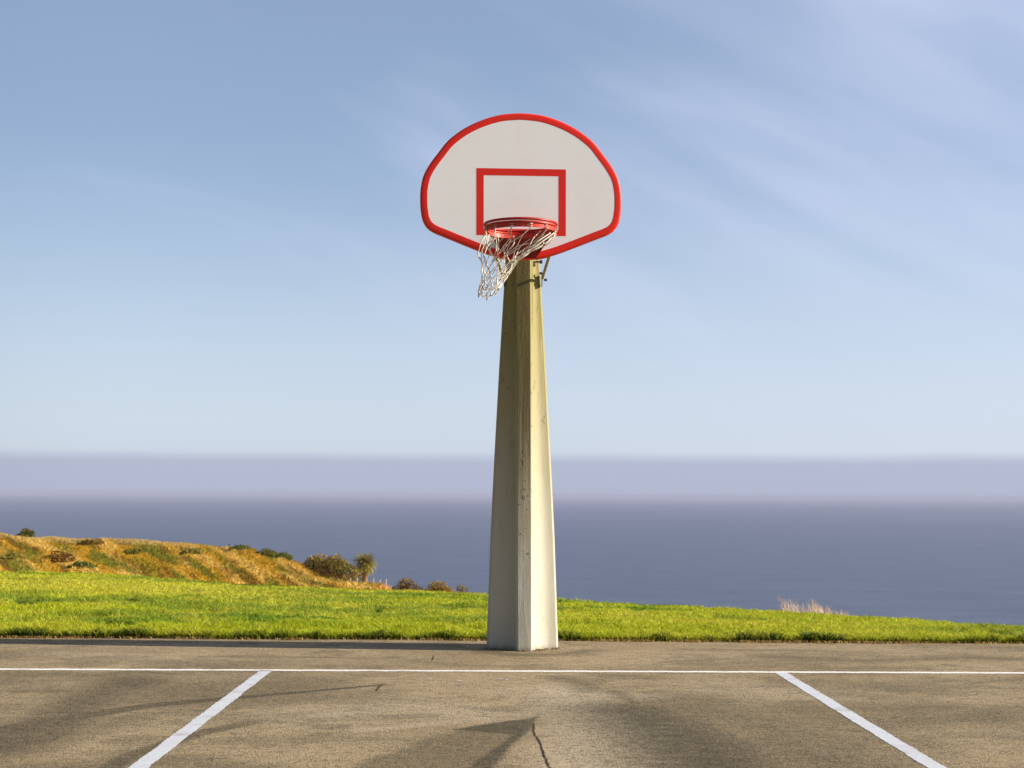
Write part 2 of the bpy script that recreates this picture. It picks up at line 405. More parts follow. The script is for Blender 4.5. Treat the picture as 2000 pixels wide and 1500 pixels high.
dq, par = seg_dist(CX, wy, G([(150, 1322), (260, 1313), (330, 1316)])); stain(sstep(0.18, 0.02, dq) * 0.55)
# wedge of old sealant with its sharp tip
stain(inpoly(CX, CY, G([(1057, 1394), (1043, 1410), (1040, 1422), (1000, 1455), (965, 1500), (940, 1530), (880, 1530), (915, 1496), (965, 1460), (1000, 1435), (880, 1425), (990, 1408), (1035, 1403)]), 0.022) * 0.97)
stain(inpoly(wx, wy, G([(1035, 1403), (990, 1408), (900, 1421), (800, 1448), (700, 1490), (640, 1530), (930, 1530), (1000, 1450)]), 0.05) * 0.50)
# big rough dark area to the right
dq, par = seg_dist(wx, wy, G([(1230, 1388), (1290, 1420), (1360, 1460), (1400, 1520)])); stain(sstep(0.75, 0.0, dq) * 0.95)
dq, par = seg_dist(wx, wy, G([(1330, 1372), (1500, 1420), (1640, 1500)])); stain(sstep(0.8, 0.0, dq) * 0.60)
dq, par = seg_dist(wx, wy, G([(1190, 1350), (1250, 1382), (1280, 1400)])); stain(sstep(0.14, 0.0, dq) * 0.7)
dq, par = seg_dist(wx, wy, G([(1110, 1325), (1150, 1335), (1140, 1350)])); stain(sstep(0.22, 0.0, dq) * 0.55)
dq, par = seg_dist(wx, wy, G([(1180, 1318), (1260, 1322)])); stain(sstep(0.20, 0.0, dq) * 0.5)
dq, par = seg_dist(wx, wy, G([(1500, 1282), (1700, 1290), (1900, 1284), (2100, 1290)])); stain(sstep(0.30, 0.0, dq) * 0.55)
dq, par = seg_dist(wx, wy, G([(1340, 1268), (1600, 1270)])); stain(sstep(0.2, 0.0, dq) * 0.4)
dq, par = seg_dist(wx, wy, G([(1870, 1340), (2000, 1322)])); stain(sstep(0.12, 0.0, dq) * 0.45)
dq, par = seg_dist(wx, wy, G([(430, 1281), (560, 1283), (640, 1284)])); stain(sstep(0.10, 0.0, dq) * 0.55)
dq, par = seg_dist(wx, wy, G([(940, 1272), (1020, 1281), (1120, 1276), (1150, 1270)])); stain(sstep(0.24, 0.0, dq) * 0.65)
dq, par = seg_dist(wx, wy, G([(800, 1290), (900, 1300), (1100, 1305)])); stain(sstep(0.16, 0.0, dq) * 0.3)
stain(sstep(0.46, 0.72, fbm(CX * 0.55 + 3, CY * 0.9 + 20, 5, .6)) * 0.50); stain(sstep(0.56, 0.70, fbm(CX * 2.2 + 31, CY * 3.6 + 2, 4, .6)) * 0.35)
Lt = np.zeros(CX.shape)                                   # pale worn areas
for pts, r_, a_ in (([(1090, 1350), (1150, 1400), (1180, 1480), (1200, 1530)], 0.5, .9), ([(1130, 1355), (1240, 1362)], .3, .7), ([(620, 1400), (800, 1380), (950, 1400)], .6, .5),
                    ([(60, 1275), (300, 1285)], .3, .4), ([(700, 1425), (860, 1412), (960, 1400)], .12, .6), ([(980, 1350), (1060, 1340)], .4, .4), ([(1400, 1340), (1600, 1360)], .5, .35)):
    dq, par = seg_dist(wx, wy, G(pts)); Lt = np.maximum(Lt, sstep(r_, 0, dq) * a_)
Cr = np.zeros(CX.shape)
data = np.stack([St.ravel(), Lt.ravel(), Cr.ravel()], 1)
m_court, t, p = material('asphalt', 0.9, 0.25)
a = t.new('ShaderNodeVertexColor'); a.layer_name = 'col'; sp = t.new('ShaderNodeSeparateColor'); t.link(a.outputs[0], sp.inputs[0])
o = t.new('ShaderNodeTexCoord').outputs['Object']
big = t.noise(o, 0.7, 5, 0.6, 0.5); mid = t.noise(t.mapping(o, sc=(1, 1.7, 1)), 5.0, 5, 0.7, 0.3)
fine = t.noise(o, 42, 4, 0.75); spk = t.noise(t.mapping(o, sc=(1, 1.6, 1), rot=(0, 0, 0.35)), 19, 6, 0.75, 1.0)
vor = t.new('ShaderNodeTexVoronoi'); vor.inputs['Scale'].default_value = 95; t.link(o, vor.inputs['Vector'])
c = t.mix(t.ramp(big, .35, .65), (0.262, 0.194, 0.106, 1), (0.345, 0.262, 0.150, 1))
c = t.mix(t.ramp(mid, .40, .70, 0, .55), c, (0.165, 0.130, 0.075, 1))
c = t.mix(t.math('MULTIPLY', sp.outputs[1], 0.75), c, (0.48, 0.40, 0.28, 1))
stn = t.math('MULTIPLY', sp.outputs[0], t.ramp(t.math('ADD', t.math('MULTIPLY', mid, .5), t.math('MULTIPLY', spk, .5)), .30, .62, .72, 1.0))
c = t.mix(t.math('MULTIPLY', t.ramp(spk, .52, .62), .75), c, (0.070, 0.058, 0.034, 1))
c = t.mix(t.math('MULTIPLY', t.ramp(fine, .54, .68), .6), c, (0.46, 0.38, 0.26, 1))
c = t.mix(t.ramp(fine, .28, .42, .5, 0), c, (0.06, 0.05, 0.035, 1))
dash = t.noise(t.mapping(o, sc=(1, 2.0, 1), rot=(0, 0, 0.5)), 34, 3, 0.6, 1.4)
dash = t.math('ADD', dash, t.math('MULTIPLY', sp.outputs[0], 0.09))
lite = t.noise(t.mapping(o, sc=(1, 1.5, 1), rot=(0, 0, -0.4)), 48, 3, 0.6, 1.0)
c = t.mix(t.math('MULTIPLY', t.ramp(lite, .55, .63), .50), c, (0.50, 0.385, 0.235, 1))
c = t.mix(t.math('MULTIPLY', t.ramp(dash, .57, .64), .80), c, (0.060, 0.046, 0.022, 1))
c = t.mix(t.math('MULTIPLY', stn, 0.95), c, t.mix(0.86, c, (0.03, 0.026, 0.012, 1)))
c = t.mix(sp.outputs[2], c, (0.018, 0.014, 0.010, 1))
t.link(c, p.inputs['Base Color'])
hgt = t.math('ADD', t.math('MULTIPLY', fine, .6), t.math('MULTIPLY', vor.outputs['Distance'], .5))
hgt = t.math('ADD', hgt, t.math('MULTIPLY', spk, .5)); hgt = t.math('SUBTRACT', hgt, t.math('MULTIPLY', sp.outputs[2], 1.5))
bump(t, p, hgt, 0.0065, 0.9)
court = npmesh('court', np.stack([CX.ravel(), CY.ravel(), CX.ravel() * 0], 1), gridfaces(len(cy), len(cx)), m_court, data, smooth=True)
tag(court, kind='structure')

# cracks: thin ragged dark openings with a crumbled lip
m_crack = material('crack_dark', .95, .05, color=(.04, .032, .02, 1))[0]
for pts, wdt in (([(1044, 1412), (1042, 1424), (1045, 1436), (1052, 1447), (1059, 1465), (1067, 1485), (1076, 1505), (1090, 1540)], 0.009),
                 ([(750, 1337), (742, 1341), (733, 1351)], 0.010), ([(848, 1280), (843, 1291)], 0.008), ([(843, 1287), (858, 1289), (872, 1290)], 0.008)):
    P_ = spline(G(pts), 22); V = []; Fs = []; m_ = len(P_)
    for i, q in enumerate(P_):
        tg = (P_[min(i + 1, m_ - 1)] - P_[max(i - 1, 0)]).normalized(); nr = Vector((-tg.y, tg.x, 0)); e_ = min(1, i / 8, (m_ - 1 - i) / 8 + .1)
        q = q + nr * random.uniform(-.005, .005)
        V += [q - nr * wdt * e_ * random.uniform(.25, .7) + Vector((0, 0, .002)), q + nr * wdt * e_ * random.uniform(.25, .7) + Vector((0, 0, .002))]
    for i in range(m_ - 1): Fs.append((2 * i, 2 * i + 1, 2 * i + 3, 2 * i + 2)[::-1])
    o = mesh('pavement_crack', V, Fs, m_crack); o['kind'] = 'structure'
# painted lines
def paint(name, c0, c1):
    m, t, p = material(name, 0.75, 0.25)
    o = t.new('ShaderNodeTexCoord').outputs['Object']
    f = t.noise(o, 55, 4, .7); b = t.noise(o, 3.5, 5, .7)
    c = t.mix(t.ramp(f, .35, .65), c0, c1); c = t.mix(t.ramp(t.math('ADD', t.math('MULTIPLY', b, .6), t.math('MULTIPLY', f, .4)), .51, .62, 0, .65), c, (0.24, 0.2, 0.15, 1))
    t.link(c, p.inputs['Base Color']); bump(t, p, f, 0.003, 0.6); return m
m_key = paint('key_line_paint', (0.44, 0.465, 0.52, 1), (0.57, 0.59, 0.64, 1))
m_base = paint('baseline_paint', (0.70, 0.68, 0.64, 1), (0.80, 0.78, 0.75, 1))
def stripe(name, a, b, w0, w1, mat, z=0.0018, n=160, jit=0.004, horiz=True):
    V = []; Fs = []
    for i in range(n + 1):
        tt = i / n; c = a.lerp(b, tt); w = w0 + (w1 - w0) * tt
        ja, jb = ((random.random() - .5) * 2 * jit + (math.sin(i * .21) * jit * .6) for _ in range(2))
        if horiz: V += [(c.x, c.y - w / 2 + ja, z), (c.x, c.y + w / 2 + jb, z)]
        else: V += [(c.x - w / 2 + ja, c.y, z), (c.x + w / 2 + jb, c.y, z)]
    for i in range(n): Fs.append((2 * i, 2 * i + 2, 2 * i + 3, 2 * i + 1) if horiz else (2 * i, 2 * i + 1, 2 * i + 3, 2 * i + 2))
    o = mesh(name, V, Fs, mat); o['kind'] = 'structure'; return o
L = onground(-1100, 1303.2); R = onground(3100, 1318.8)
stripe('baseline_marking', L, R, 0.088, 0.088, m_base, n=1500, jit=0.007)
la = onground(520, 1309.6); lb = onground(270, 1500); lb2 = la.lerp(lb, 2.2)
stripe('key_line_marking', la, lb2, 0.086, 0.092, m_key, n=400, horiz=False, jit=.003)
la = onground(1525.5, 1314.4); lb = onground(1830, 1500); lb2 = la.lerp(lb, 2.2)
stripe('key_line_marking', la, lb2, 0.086, 0.092, m_key, n=400, horiz=False, jit=.003)
# remnants of worn paint in front of the post
mbp = MB()
for (px, py, l) in ((978, 1327, 8), (990, 1328, 5), (1024, 1326.5, 6), (840, 1327, 5), (898, 1331, 6)):
    c = onground(px, py); l2 = l / 285
    pts = [(c.x + l2 * math.cos(a_) * random.uniform(.6, 1.1), c.y + 0.014 * math.sin(a_) * random.uniform(.6, 1.2), 0.004) for a_ in [k * math.pi / 4 for k in range(8)]]
    mbp.add(pts, [tuple(range(8))])
o = mbp.build('paint_remnants', m_key); o['kind'] = 'structure'

# ================================================================ BASKETBALL HOOP
base = onground(1020.5, 1272)
PD = base.y                                    # depth of the post's front face foot
hoop = empty('basketball_hoop', (base.x, PD + 0.29, 0))
hoop.rotation_euler = (0, -math.radians(0.30), 0)
tag(hoop, 'basketball hoop on a fluted concrete post with red-edged fan backboard and wind-blown net', 'basketball hoop')
bpy.context.view_layer.update()
inv = hoop.matrix_basis.inverted()
def loc(v): return inv @ Vector(v)
def atl(px, py, d): return loc(at(px, py, d))
# materials
m_post, t, p = material('post_concrete', 0.62, 0.35)
o = t.new('ShaderNodeTexCoord').outputs['Object']; sx = t.new('ShaderNodeSeparateXYZ'); t.link(o, sx.inputs[0])
n1 = t.noise(t.mapping(o, sc=(1, 1, .25)), 6, 5, .6, .4); n2 = t.noise(o, 90, 3, .6); n3 = t.noise(t.mapping(o, sc=(1, 1, .5)), 11, 6, .7, 1.0)
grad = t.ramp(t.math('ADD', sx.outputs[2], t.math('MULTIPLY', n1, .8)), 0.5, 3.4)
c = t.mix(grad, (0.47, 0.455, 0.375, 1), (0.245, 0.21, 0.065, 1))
c = t.mix(t.ramp(n1, .5, .8, 0, .35), c, (0.36, 0.29, 0.15, 1))
# streaky dark brown on the front face, stronger towards the top
face_noise = t.noise(t.mapping(o, sc=(30, 1, .7)), 1.6, 5, .7)
face_mask = t.math('MULTIPLY', t.math('MULTIPLY', t.ramp(t.math('ABSOLUTE', sx.outputs[0]), .058, .050), t.ramp(sx.outputs[1], -.03, -.05)), t.ramp(t.math('ADD', sx.outputs[2], t.math('MULTIPLY', face_noise, 1.6)), 1.3, 2.9))
c = t.mix(t.math('MULTIPLY', face_mask, t.ramp(face_noise, .3, .6, .5, .9)), c, (0.085, 0.062, 0.016, 1))
c = t.mix(t.ramp(n3, .62, .72, 0, .5), c, (0.24, 0.19, 0.10, 1))
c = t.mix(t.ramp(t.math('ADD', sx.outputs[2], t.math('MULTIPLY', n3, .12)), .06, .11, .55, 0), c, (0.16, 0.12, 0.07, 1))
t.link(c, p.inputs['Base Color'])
pit = t.math('MULTIPLY', t.ramp(n3, .60, .66), t.ramp(sx.outputs[2], 0.6, 1.6))
bump(t, p, t.math('SUBTRACT', t.math('ADD', t.math('MULTIPLY', n2, .25), t.math('MULTIPLY', n1, .8)), t.math('MULTIPLY', pit, 0.6)), 0.010, 0.7)
# post section: four flat faces joined by concave coves
zs = [-0.06, 0.0] + list(np.linspace(0.05, 3.5, 48))
# half-span against height (from the silhouette)
hz = [0.0, 0.9, 1.5, 2.30, 2.98, 3.5]; ha = [0.289, 0.258, 0.229, 0.186, 0.146, 0.118]
def section(a, wf):
    r = a - wf; pts = []
    for q in range(4):
        R = Matrix.Rotation(q * math.pi / 2, 2)
        ch = 0.017; loc_ = [(-wf + ch, -a), (0, -a), (wf - ch, -a), (wf - .002, -a + ch - .002), (wf, -a + ch + .006)]
        for k in range(2, 12):
            an = math.pi - k / 13 * math.pi / 2      # circle centred (a,-a): from (wf,-a) to (a,-wf)
            loc_.append((a + r * math.cos(an), -a + r * math.sin(an)))
        loc_ += [(a - ch - .006, -wf), (a - ch + .002, -wf + .002)]
        for v in loc_: w_ = R @ Vector(v); pts.append((w_.x, w_.y))
    return pts
V = []; Fs = []; n = None
for i, z in enumerate(zs):
    a = float(np.interp(z, hz, ha)); s_ = section(a, 0.068); n = len(s_)
    V += [(x_, y_, z) for x_, y_ in s_]
for i in range(len(zs) - 1):
    for k in range(n): Fs.append((i * n + k, i * n + (k + 1) % n, (i + 1) * n + (k + 1) % n, (i + 1) * n + k))
Fs.append(tuple((len(zs) - 1) * n + k for k in range(n)))
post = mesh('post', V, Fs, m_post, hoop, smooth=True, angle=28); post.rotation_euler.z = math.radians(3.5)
# casting seam and chips down the front face
V = []; Fs = []
for i in range(160):
    z = 0.01 + i * 0.0125; a = float(np.interp(z, hz, ha)); w_ = random.uniform(.0008, .0016); x_ = -0.002 + .0015 * math.sin(i * .4); pr_ = .0004 + .0006 * random.random()
    V += [(x_ - w_, -a + .001, z), (x_, -a - pr_, z), (x_ + w_, -a + .001, z)]
    if i: k = 3 * i; Fs += [(k - 3, k - 2, k + 1, k), (k - 2, k - 1, k + 2, k + 1)]
mesh('casting_seam', V, Fs, m_post, post)
m_chip, t, p = material('chipped_concrete', 0.95, 0.1, color=(0.26, 0.21, 0.13, 1))
for (px, py, sx_, sz_) in ((1028, 1081, 7, 5), (1014, 1043, 4, 4), (1012, 985, 3, 3), (1028, 968, 3, 3), (1020, 972, 5, 10), (1022, 955, 5, 5), (1018, 897, 8, 3), (1019, 905, 2, 12),
                         (1016, 915, 3, 3), (1026, 995, 2, 2), (1031, 980, 2, 2), (1006, 1100, 2, 2), (1023, 938, 3, 2), (1019, 884, 2, 10), (1024, 1032, 2, 2), (1030, 893, 5, 2)):
    q = atl(px, py, PD); a = float(np.interp(q.z, hz, ha)); q.y = -a
    k = 9; ring = []
    for j in range(k):
        an = 2 * math.pi * j / k; rr_ = random.uniform(.6, 1.1)
        ring.append((q.x + math.cos(an) * rr_ * sx_ / 246 * .5, -a - 0.0015, q.z + math.sin(an) * rr_ * sz_ / 246 * .5))
    outer = [(x_ + (x_ - q.x) * .35, -a + 0.003, z_ + (z_ - q.z) * .35) for x_, y_, z_ in ring]
    mb = MB(); mb.add([(q.x, -a - .0008, q.z)] + ring + outer, [(0, 1 + (j + 1) % k, 1 + j)[::-1] for j in range(k)] + [(1 + j, 1 + (j + 1) % k, 1 + k + (j + 1) % k, 1 + k + j)[::-1] for j in range(k)]); mb.build('chip_mark', m_chip, post)

# ragged asphalt collar / crumbs round the foot
mb = MB()
for i in range(80):
    q = random.random(); sx_ = random.choice((-1, 1)); x_ = random.uniform(-.32, .32); y_ = -abs(.31 - abs(x_) * .75) - random.uniform(-.02, .03)
    r_ = random.uniform(.006, .018)
    mb.add([(x_ + r_ * math.cos(a_) * random.uniform(.6, 1.3), y_ + r_ * math.sin(a_), 0.002) for a_ in (0, 1.3, 2.5, 3.8, 5)] + [(x_, y_, r_ * .9)], [(0, 1, 5), (1, 2, 5), (2, 3, 5), (3, 4, 5), (4, 0, 5)])
mb.build('foot_rubble', material('rubble', .95, .1, color=(.13, .10, .06, 1))[0], post)

# ---- backboard
BD = 10.45; bc = at(1018, 437, BD)              # point of the board behind the rim centre
half = [(0, 221), (35, 223.8), (57, 228.9), (76, 235.4), (95, 243.8), (118, 257.0), (143, 277), (163, 302), (179, 324), (191, 347), (196.5, 374), (197, 400), (195.6, 416), (193, 430), (187.5, 442), (179, 451), (167, 457.8),
        (150, 464.5), (88, 489), (58, 499.5), (34, 505.5), (0, 507)]
S_B = F / BD
pr = [Vector((dx / S_B, 0, (437 - py) / S_B)) for dx, py in half]
outl = spline(pr + [Vector((-p_.x, 0, p_.z)) for p_ in pr[-2:0:-1]], 5, closed=True)
bl = loc(bc)
def offs(pts, d_):
    out = []; m_ = len(pts)
    for i in range(m_):
        tg = pts[(i + 1) % m_] - pts[i - 1]; tg.normalize(); nrm = Vector((-tg.z, 0, tg.x)) * -1   # inward for clockwise outline
        out.append(pts[i] - nrm * -d_ if False else pts[i] + Vector((tg.z, 0, -tg.x)) * d_ * (1))
    return out
chk = offs(outl, 0.05)
sgn = 1 if chk[0].z < outl[0].z else -1
m_white, t, p = material('board_white', 0.45, 0.4)
o = t.new('ShaderNodeTexCoord').outputs['Object']; nn = t.noise(o, 3, 6, .7, .6); nb = t.noise(o, 30, 2)
c = t.mix(t.ramp(nn, .4, .75, 0, .6), (0.93, 0.93, 0.92, 1), (0.87, 0.85, 0.81, 1)); t.link(c, p.inputs['Base Color']); bump(t, p, nb, .001, .12)
def red(name, a, b, rough=.42):
    m, t, p = material(name, rough, .4)
    o = t.new('ShaderNodeTexCoord').outputs['Object']; nn = t.noise(o, 7, 6, .7)
    t.link(t.mix(t.ramp(nn, .35, .7), a, b), p.inputs['Base Color']); bump(t, p, t.noise(o, 120, 2), .0015, .3); return m
m_red = red('board_red', (0.80, 0.014, 0.001, 1), (0.72, 0.022, 0.003, 1))
m_rim = red('rim_red', (0.44, 0.008, 0.002, 1), (0.36, 0.014, 0.004, 1), .40)
TH = 0.045
# panel (front at y = -TH, back at 0 relative to the board plane)
def ringverts(off, y_): return [bl + Vector((q.x, y_, q.z)) for q in offs(outl, off * sgn)]
rings = [ringverts(.040, 0.012), ringverts(.040, 0)]
n = len(outl)
V = ringverts(.030, -0.012) + ringverts(.030, 0.006)
Fs = [tuple(range(n)), tuple(range(2 * n - 1, n - 1, -1))] + [(k, k + n, (k + 1) % n + n, (k + 1) % n) for k in range(n)]
board = mesh('backboard', V, Fs, m_white, hoop)
prof = [(.049, -0.0122), (.0485, -0.0125), (.044, -0.0126), (.014, -0.0130), (.007, -0.0115), (.002, -0.006), (0, 0.003), (0, 0.030), (.004, .036), (.030, .036), (.034, .030), (.034, .0065)]
V = []; Fs = []
for off, y_ in prof: V += ringverts(off, y_)
for i in range(len(prof) - 1):
    for k in range(n): Fs.append((i * n + k, i * n + (k + 1) % n, (i + 1) * n + (k + 1) % n, (i + 1) * n + k))
mesh('red_border', V, Fs, m_red, board, smooth=True, angle=50)
# the board faces a touch towards the sun side
# target square
def P2(px, py): return bl + Vector(((px - 1018) / S_B, -0.0126, (437 - py) / S_B))
x0, x1, y0, y1, xi0, xi1, yi0, yi1 = 930.3, 1105.3, 330.3, 460.7, 944.5, 1091, 344, 448
mb = MB()
def quad(a_, b_, c_, d_):
    q = [P2(*a_), P2(*b_), P2(*c_), P2(*d_)]; mb.add(q, [(0, 3, 2, 1)])
quad((x0, y0), (x1, y0), (xi1, yi0), (xi0, yi0)); quad((x0, y1), (x0, y0), (xi0, yi0), (xi0, yi1)); quad((x1, y0), (x1, y1), (xi1, yi1), (xi1, yi0)); quad((x1, y1), (x0, y1), (xi0, yi1), (xi1, yi1))
mb.build('target_square', m_red, board)

_R = Matrix.Translation(bl) @ Matrix.Rotation(math.radians(4.0), 4, 'Z') @ Matrix.Translation(-bl)
board.matrix_local = _R

# ---- rim (double ring, net band, flared mounting bracket)
RD_ = BD - 0.40; rc = atl(1017, 439, RD_); RR = 0.2355
def circ(r_, z_, n_=72): return [rc + Vector((r_ * math.cos(2 * math.pi * k / n_), r_ * math.sin(2 * math.pi * k / n_), z_)) for k in range(n_)]
mb = MB(); mb.tube(circ(RR, 0.0), 0.0092, 10, closed=True); mb.tube(circ(RR - .003, -0.019), 0.0080, 10, closed=True)
rim = mb.build('rim', m_rim, hoop, smooth=True)
mb = MB(); nn_ = 96; rB = RR - .004
V = [];
for (r_, z_) in ((rB, -.026), (rB - .001, -.052), (rB - .005, -.052), (rB - .004, -.026)): V += circ(r_, z_, nn_)
Fs = []
for i in range(4):
    j = (i + 1) % 4
    for k in range(nn_): Fs.append((i * nn_ + k, i * nn_ + (k + 1) % nn_, j * nn_ + (k + 1) % nn_, j * nn_ + k))
m_band = red('band_red', (0.46, 0.018, 0.006, 1), (0.54, 0.050, 0.018, 1), .38)
mesh('net_band', V, Fs, m_band, rim, smooth=True, angle=40)
m_clip = material('clip_metal', .4, .5, .3, (0.62, 0.52, 0.44, 1))[0]
NH = 12; hooks = []
for k in range(NH):
    an = 2 * math.pi * (k + .5) / NH
    er = Vector((math.cos(an), math.sin(an), 0)); et = Vector((-math.sin(an), math.cos(an), 0)); c0 = rc + er * (rB + .002) + Vector((0, 0, -.038))
    mb = MB(); q = [c0 + et * .015 + Vector((0, 0, .008)), c0 - et * .015 + Vector((0, 0, .008)), c0 - et * .015 - Vector((0, 0, .008)), c0 + et * .015 - Vector((0, 0, .008))]
    mb.tube(q, .0023, 6, closed=True)
    mb.tube(spline([c0 + et * .004, c0 + et * .005 + er * .008 - Vector((0, 0, .012)), c0 + er * .002 - Vector((0, 0, .024)), c0 - et * .004 - er * .004 - Vector((0, 0, .014))], 4), .0022, 6)
    mb.build('net_hook', m_clip, rim, smooth=True)
    hooks.append(c0 + Vector((0, 0, -.020)))
# bracket: curved shell from the back half of the ring down to the board's lower edge
zb = bl.z - (505 - 437) / S_B; yb = bl.y - 0.020
V = []; nu = 28; nv = 10
for th in (0, 0.004):
    for j in range(nv + 1):
        w_ = j / nv
        for i in range(nu + 1):
            an = math.pi * i / nu
            top = rc + Vector(((RR - th) * math.cos(an), (RR - th) * math.sin(an), -.020))
            bot = Vector((bl.x + (0.100) * math.cos(an), yb - 0.05 * math.sin(an) * (0) - th, zb))
            q = top.lerp(bot, w_); q.y += .05 * math.sin(w_ * math.pi) * math.sin(an); q.y = min(q.y, yb - th); V.append(q)
Fs = []; L_ = (nu + 1) * (nv + 1)
for s_ in range(2):
    for j in range(nv):
        for i in range(nu):
            a_ = s_ * L_ + j * (nu + 1) + i; f_ = (a_, a_ + 1, a_ + nu + 2, a_ + nu + 1); Fs.append(f_ if s_ else f_[::-1])
mesh('rim_bracket', V, Fs, red('bracket_red', (0.26, 0.004, 0.003, 1), (0.20, 0.006, 0.004, 1), .5), rim, smooth=True, angle=60)
mb = MB(); mb.box((rc.x, (rc.y + RR + yb) / 2, rc.z - .006), (.20, yb - rc.y - RR + .0, .010)); mb.box((rc.x, yb - .004, rc.z - .05), (.15, .008, .12))
mb.build('mounting_plate', m_rim, rim, bev=.002)
# ---- net
m_rope, t, p = material('net_rope', .9, .1)
o = t.new('ShaderNodeTexCoord').outputs['Object']
t.link(t.mix(t.ramp(t.noise(o, 25, 4), .4, .7), (0.78, 0.72, 0.60, 1), (0.52, 0.47, 0.38, 1)), p.inputs['Base Color'])
S_R = F / RD_
# levels: (left px, left py, right px, right py, depth half-width)
lev = [(935, 495, 1034, 492, .13), (941, 517, 1013, 509, .10), (942, 533, 1001, 525, .08), (940, 546, 991, 537, .066), (937, 558, 983, 550, .058), (935, 567, 976, 561, .052)]
K = [hooks]
for l, (lx, ly, rx, ry, dh) in enumerate(lev):
    A_ = atl(lx, ly, RD_); B_ = atl(rx, ry, RD_); c_ = (A_ + B_) / 2; row = []
    for k in range(NH):
        an = 2 * math.pi * (k + .5 + .5 * (l + 1)) / NH
        q = c_ + (B_ - A_) / 2 * math.cos(an) + Vector((0, dh * math.sin(an), -0.02 * math.sin(an)))
        j_ = .007 if l else .012
        q += Vector((random.uniform(-1, 1), random.uniform(-1, 1), random.uniform(-1, 1))) * j_
        row.append(q)
    K.append(row)
mb = MB()
def rope(a_, b_, sag, r_=.0029, n_=6):
    d_ = (b_ - a_); off = Vector((random.uniform(-1, 1), random.uniform(-1, 1), random.uniform(-1, .3))) * sag * d_.length
    mb.tube(spline([a_, a_.lerp(b_, .33) + off, a_.lerp(b_, .7) + off * .6, b_], 4), r_, n_)
for l in range(len(K) - 1):
    for k in range(NH):
        rope(K[l][k], K[l + 1][k], .13 if l == 0 else .09); rope(K[l][k], K[l + 1][(k - 1) % NH], .13 if l == 0 else .09)
for l in range(1, len(K)):
    for k in range(NH):
        q = K[l][k]; mb.tube([q + Vector((0, 0, .006)), q, q - Vector((0, 0, .006))], [.003, .0054, .003], 6)
last = K[-1]
for k in range(NH):
    a_ = last[k]; b_ = last[(k + 1) % NH]; mm = (a_ + b_) / 2 - Vector((random.uniform(-.005, .02), 0, random.uniform(.012, .045)))
    mb.tube(spline([a_, a_.lerp(mm, .6) - Vector((0, 0, .008)), mm, b_.lerp(mm, .6) - Vector((0, 0, .008)), b_], 4), .0040, 6)
# two long slack loops on the windward side
for (pa, pb, pc, pd) in (((955, 458), (952, 480), (966, 508), (975, 515)), ((1003, 461), (1004, 475), (990, 495), (996, 512)), ((972, 457), (974, 480), (972, 500), (985, 512)), ((1057, 450), (1040, 468), (1030, 492), (1012, 506)), ((1075, 455), (1050, 472), (1020, 497), (1000, 512)), ((1082, 455), (1052, 477), (1024, 499), (1002, 518))):
    mb.tube(spline([atl(*pa, RD_ - .10), atl(*pb, RD_ - .16), atl(*pc, RD_ - .14), atl(*pd, RD_ - .10)], 6), .0033, 6)
mb.build('net', m_rope, hoop, smooth=True)

# ---- support frame behind the board
m_steel, t, p = material('painted_steel', .45, .4, .2)
o = t.new('ShaderNodeTexCoord').outputs['Object']
t.link(t.mix(t.ramp(t.noise(o, 14, 5, .7), .45, .7), (0.42, 0.37, 0.22, 1), (0.24, 0.17, 0.08, 1)), p.inputs['Base Color'])
m_bolt = material('bolt_steel', .5, .5, .8, (0.10, 0.09, 0.08, 1))[0]
py_ = -0.13
for sx_ in (-1, 1):
    mb = MB(); e0 = Vector((sx_ * .10, -.02, 3.36)); e1 = Vector((bl.x + sx_ * .16, bl.y + .045, 3.42)); e2 = Vector((bl.x + sx_ * .16, bl.y + .045, 3.05))
    mb.tube([e0, e1], .024, 10); mb.build('support_arm', m_steel, hoop, smooth=True, angle=50)
pl = MB()
for sx_ in (-1, 1): pl.box((bl.x + sx_ * .16, bl.y + .022, 3.28), (.06, .03, .62))
pl.box((bl.x, bl.y + .044, 3.50), (.9, .016, .05)); pl.box((bl.x, bl.y + .044, 3.12), (.7, .016, .05))
pl.build('board_frame', m_steel, hoop, bev=.003)
foot = atl(1059.5, 543, PD + .22); fr = atl(1120, 349, BD + .06)
for sx_ in (1, -1):
    mid_ = 0.004
    f_ = Vector((mid_ + sx_ * (foot.x - mid_), foot.y, foot.z)); g_ = Vector((bl.x + sx_ * (fr.x - bl.x), fr.y, fr.z))
    mb = MB(); mb.tube([f_, g_], .0125, 10)
    br = mb.build('brace_pipe', m_steel, hoop, smooth=True, angle=50)
    mb = MB(); mb.box(f_ + Vector((-sx_ * .004, .0, -.02)), (.007, .035, .10)); mb.build('clamp_tab', m_bolt, br, bev=.002)
    for (dz, dx_) in ((.035, -.014), (-.018, .024)):
        mb = MB(); q = f_ + Vector((sx_ * dx_, -.02, dz)); mb.tube([q - Vector((.012, 0, 0)), q + Vector((.012, 0, 0))], .010, 6); mb.build('bolt', m_bolt, br)
q = atl(1056.5, 511.5, PD + .2)
mb = MB(); mb.tube([q - Vector((.07, 0, 0)), q + Vector((-.012, 0, 0))], .007, 8); mb.tube([q + Vector((-.012, 0, 0)), q + Vector((.012, 0, 0))], .014, 6); mb.build('bolt', m_bolt, hoop)

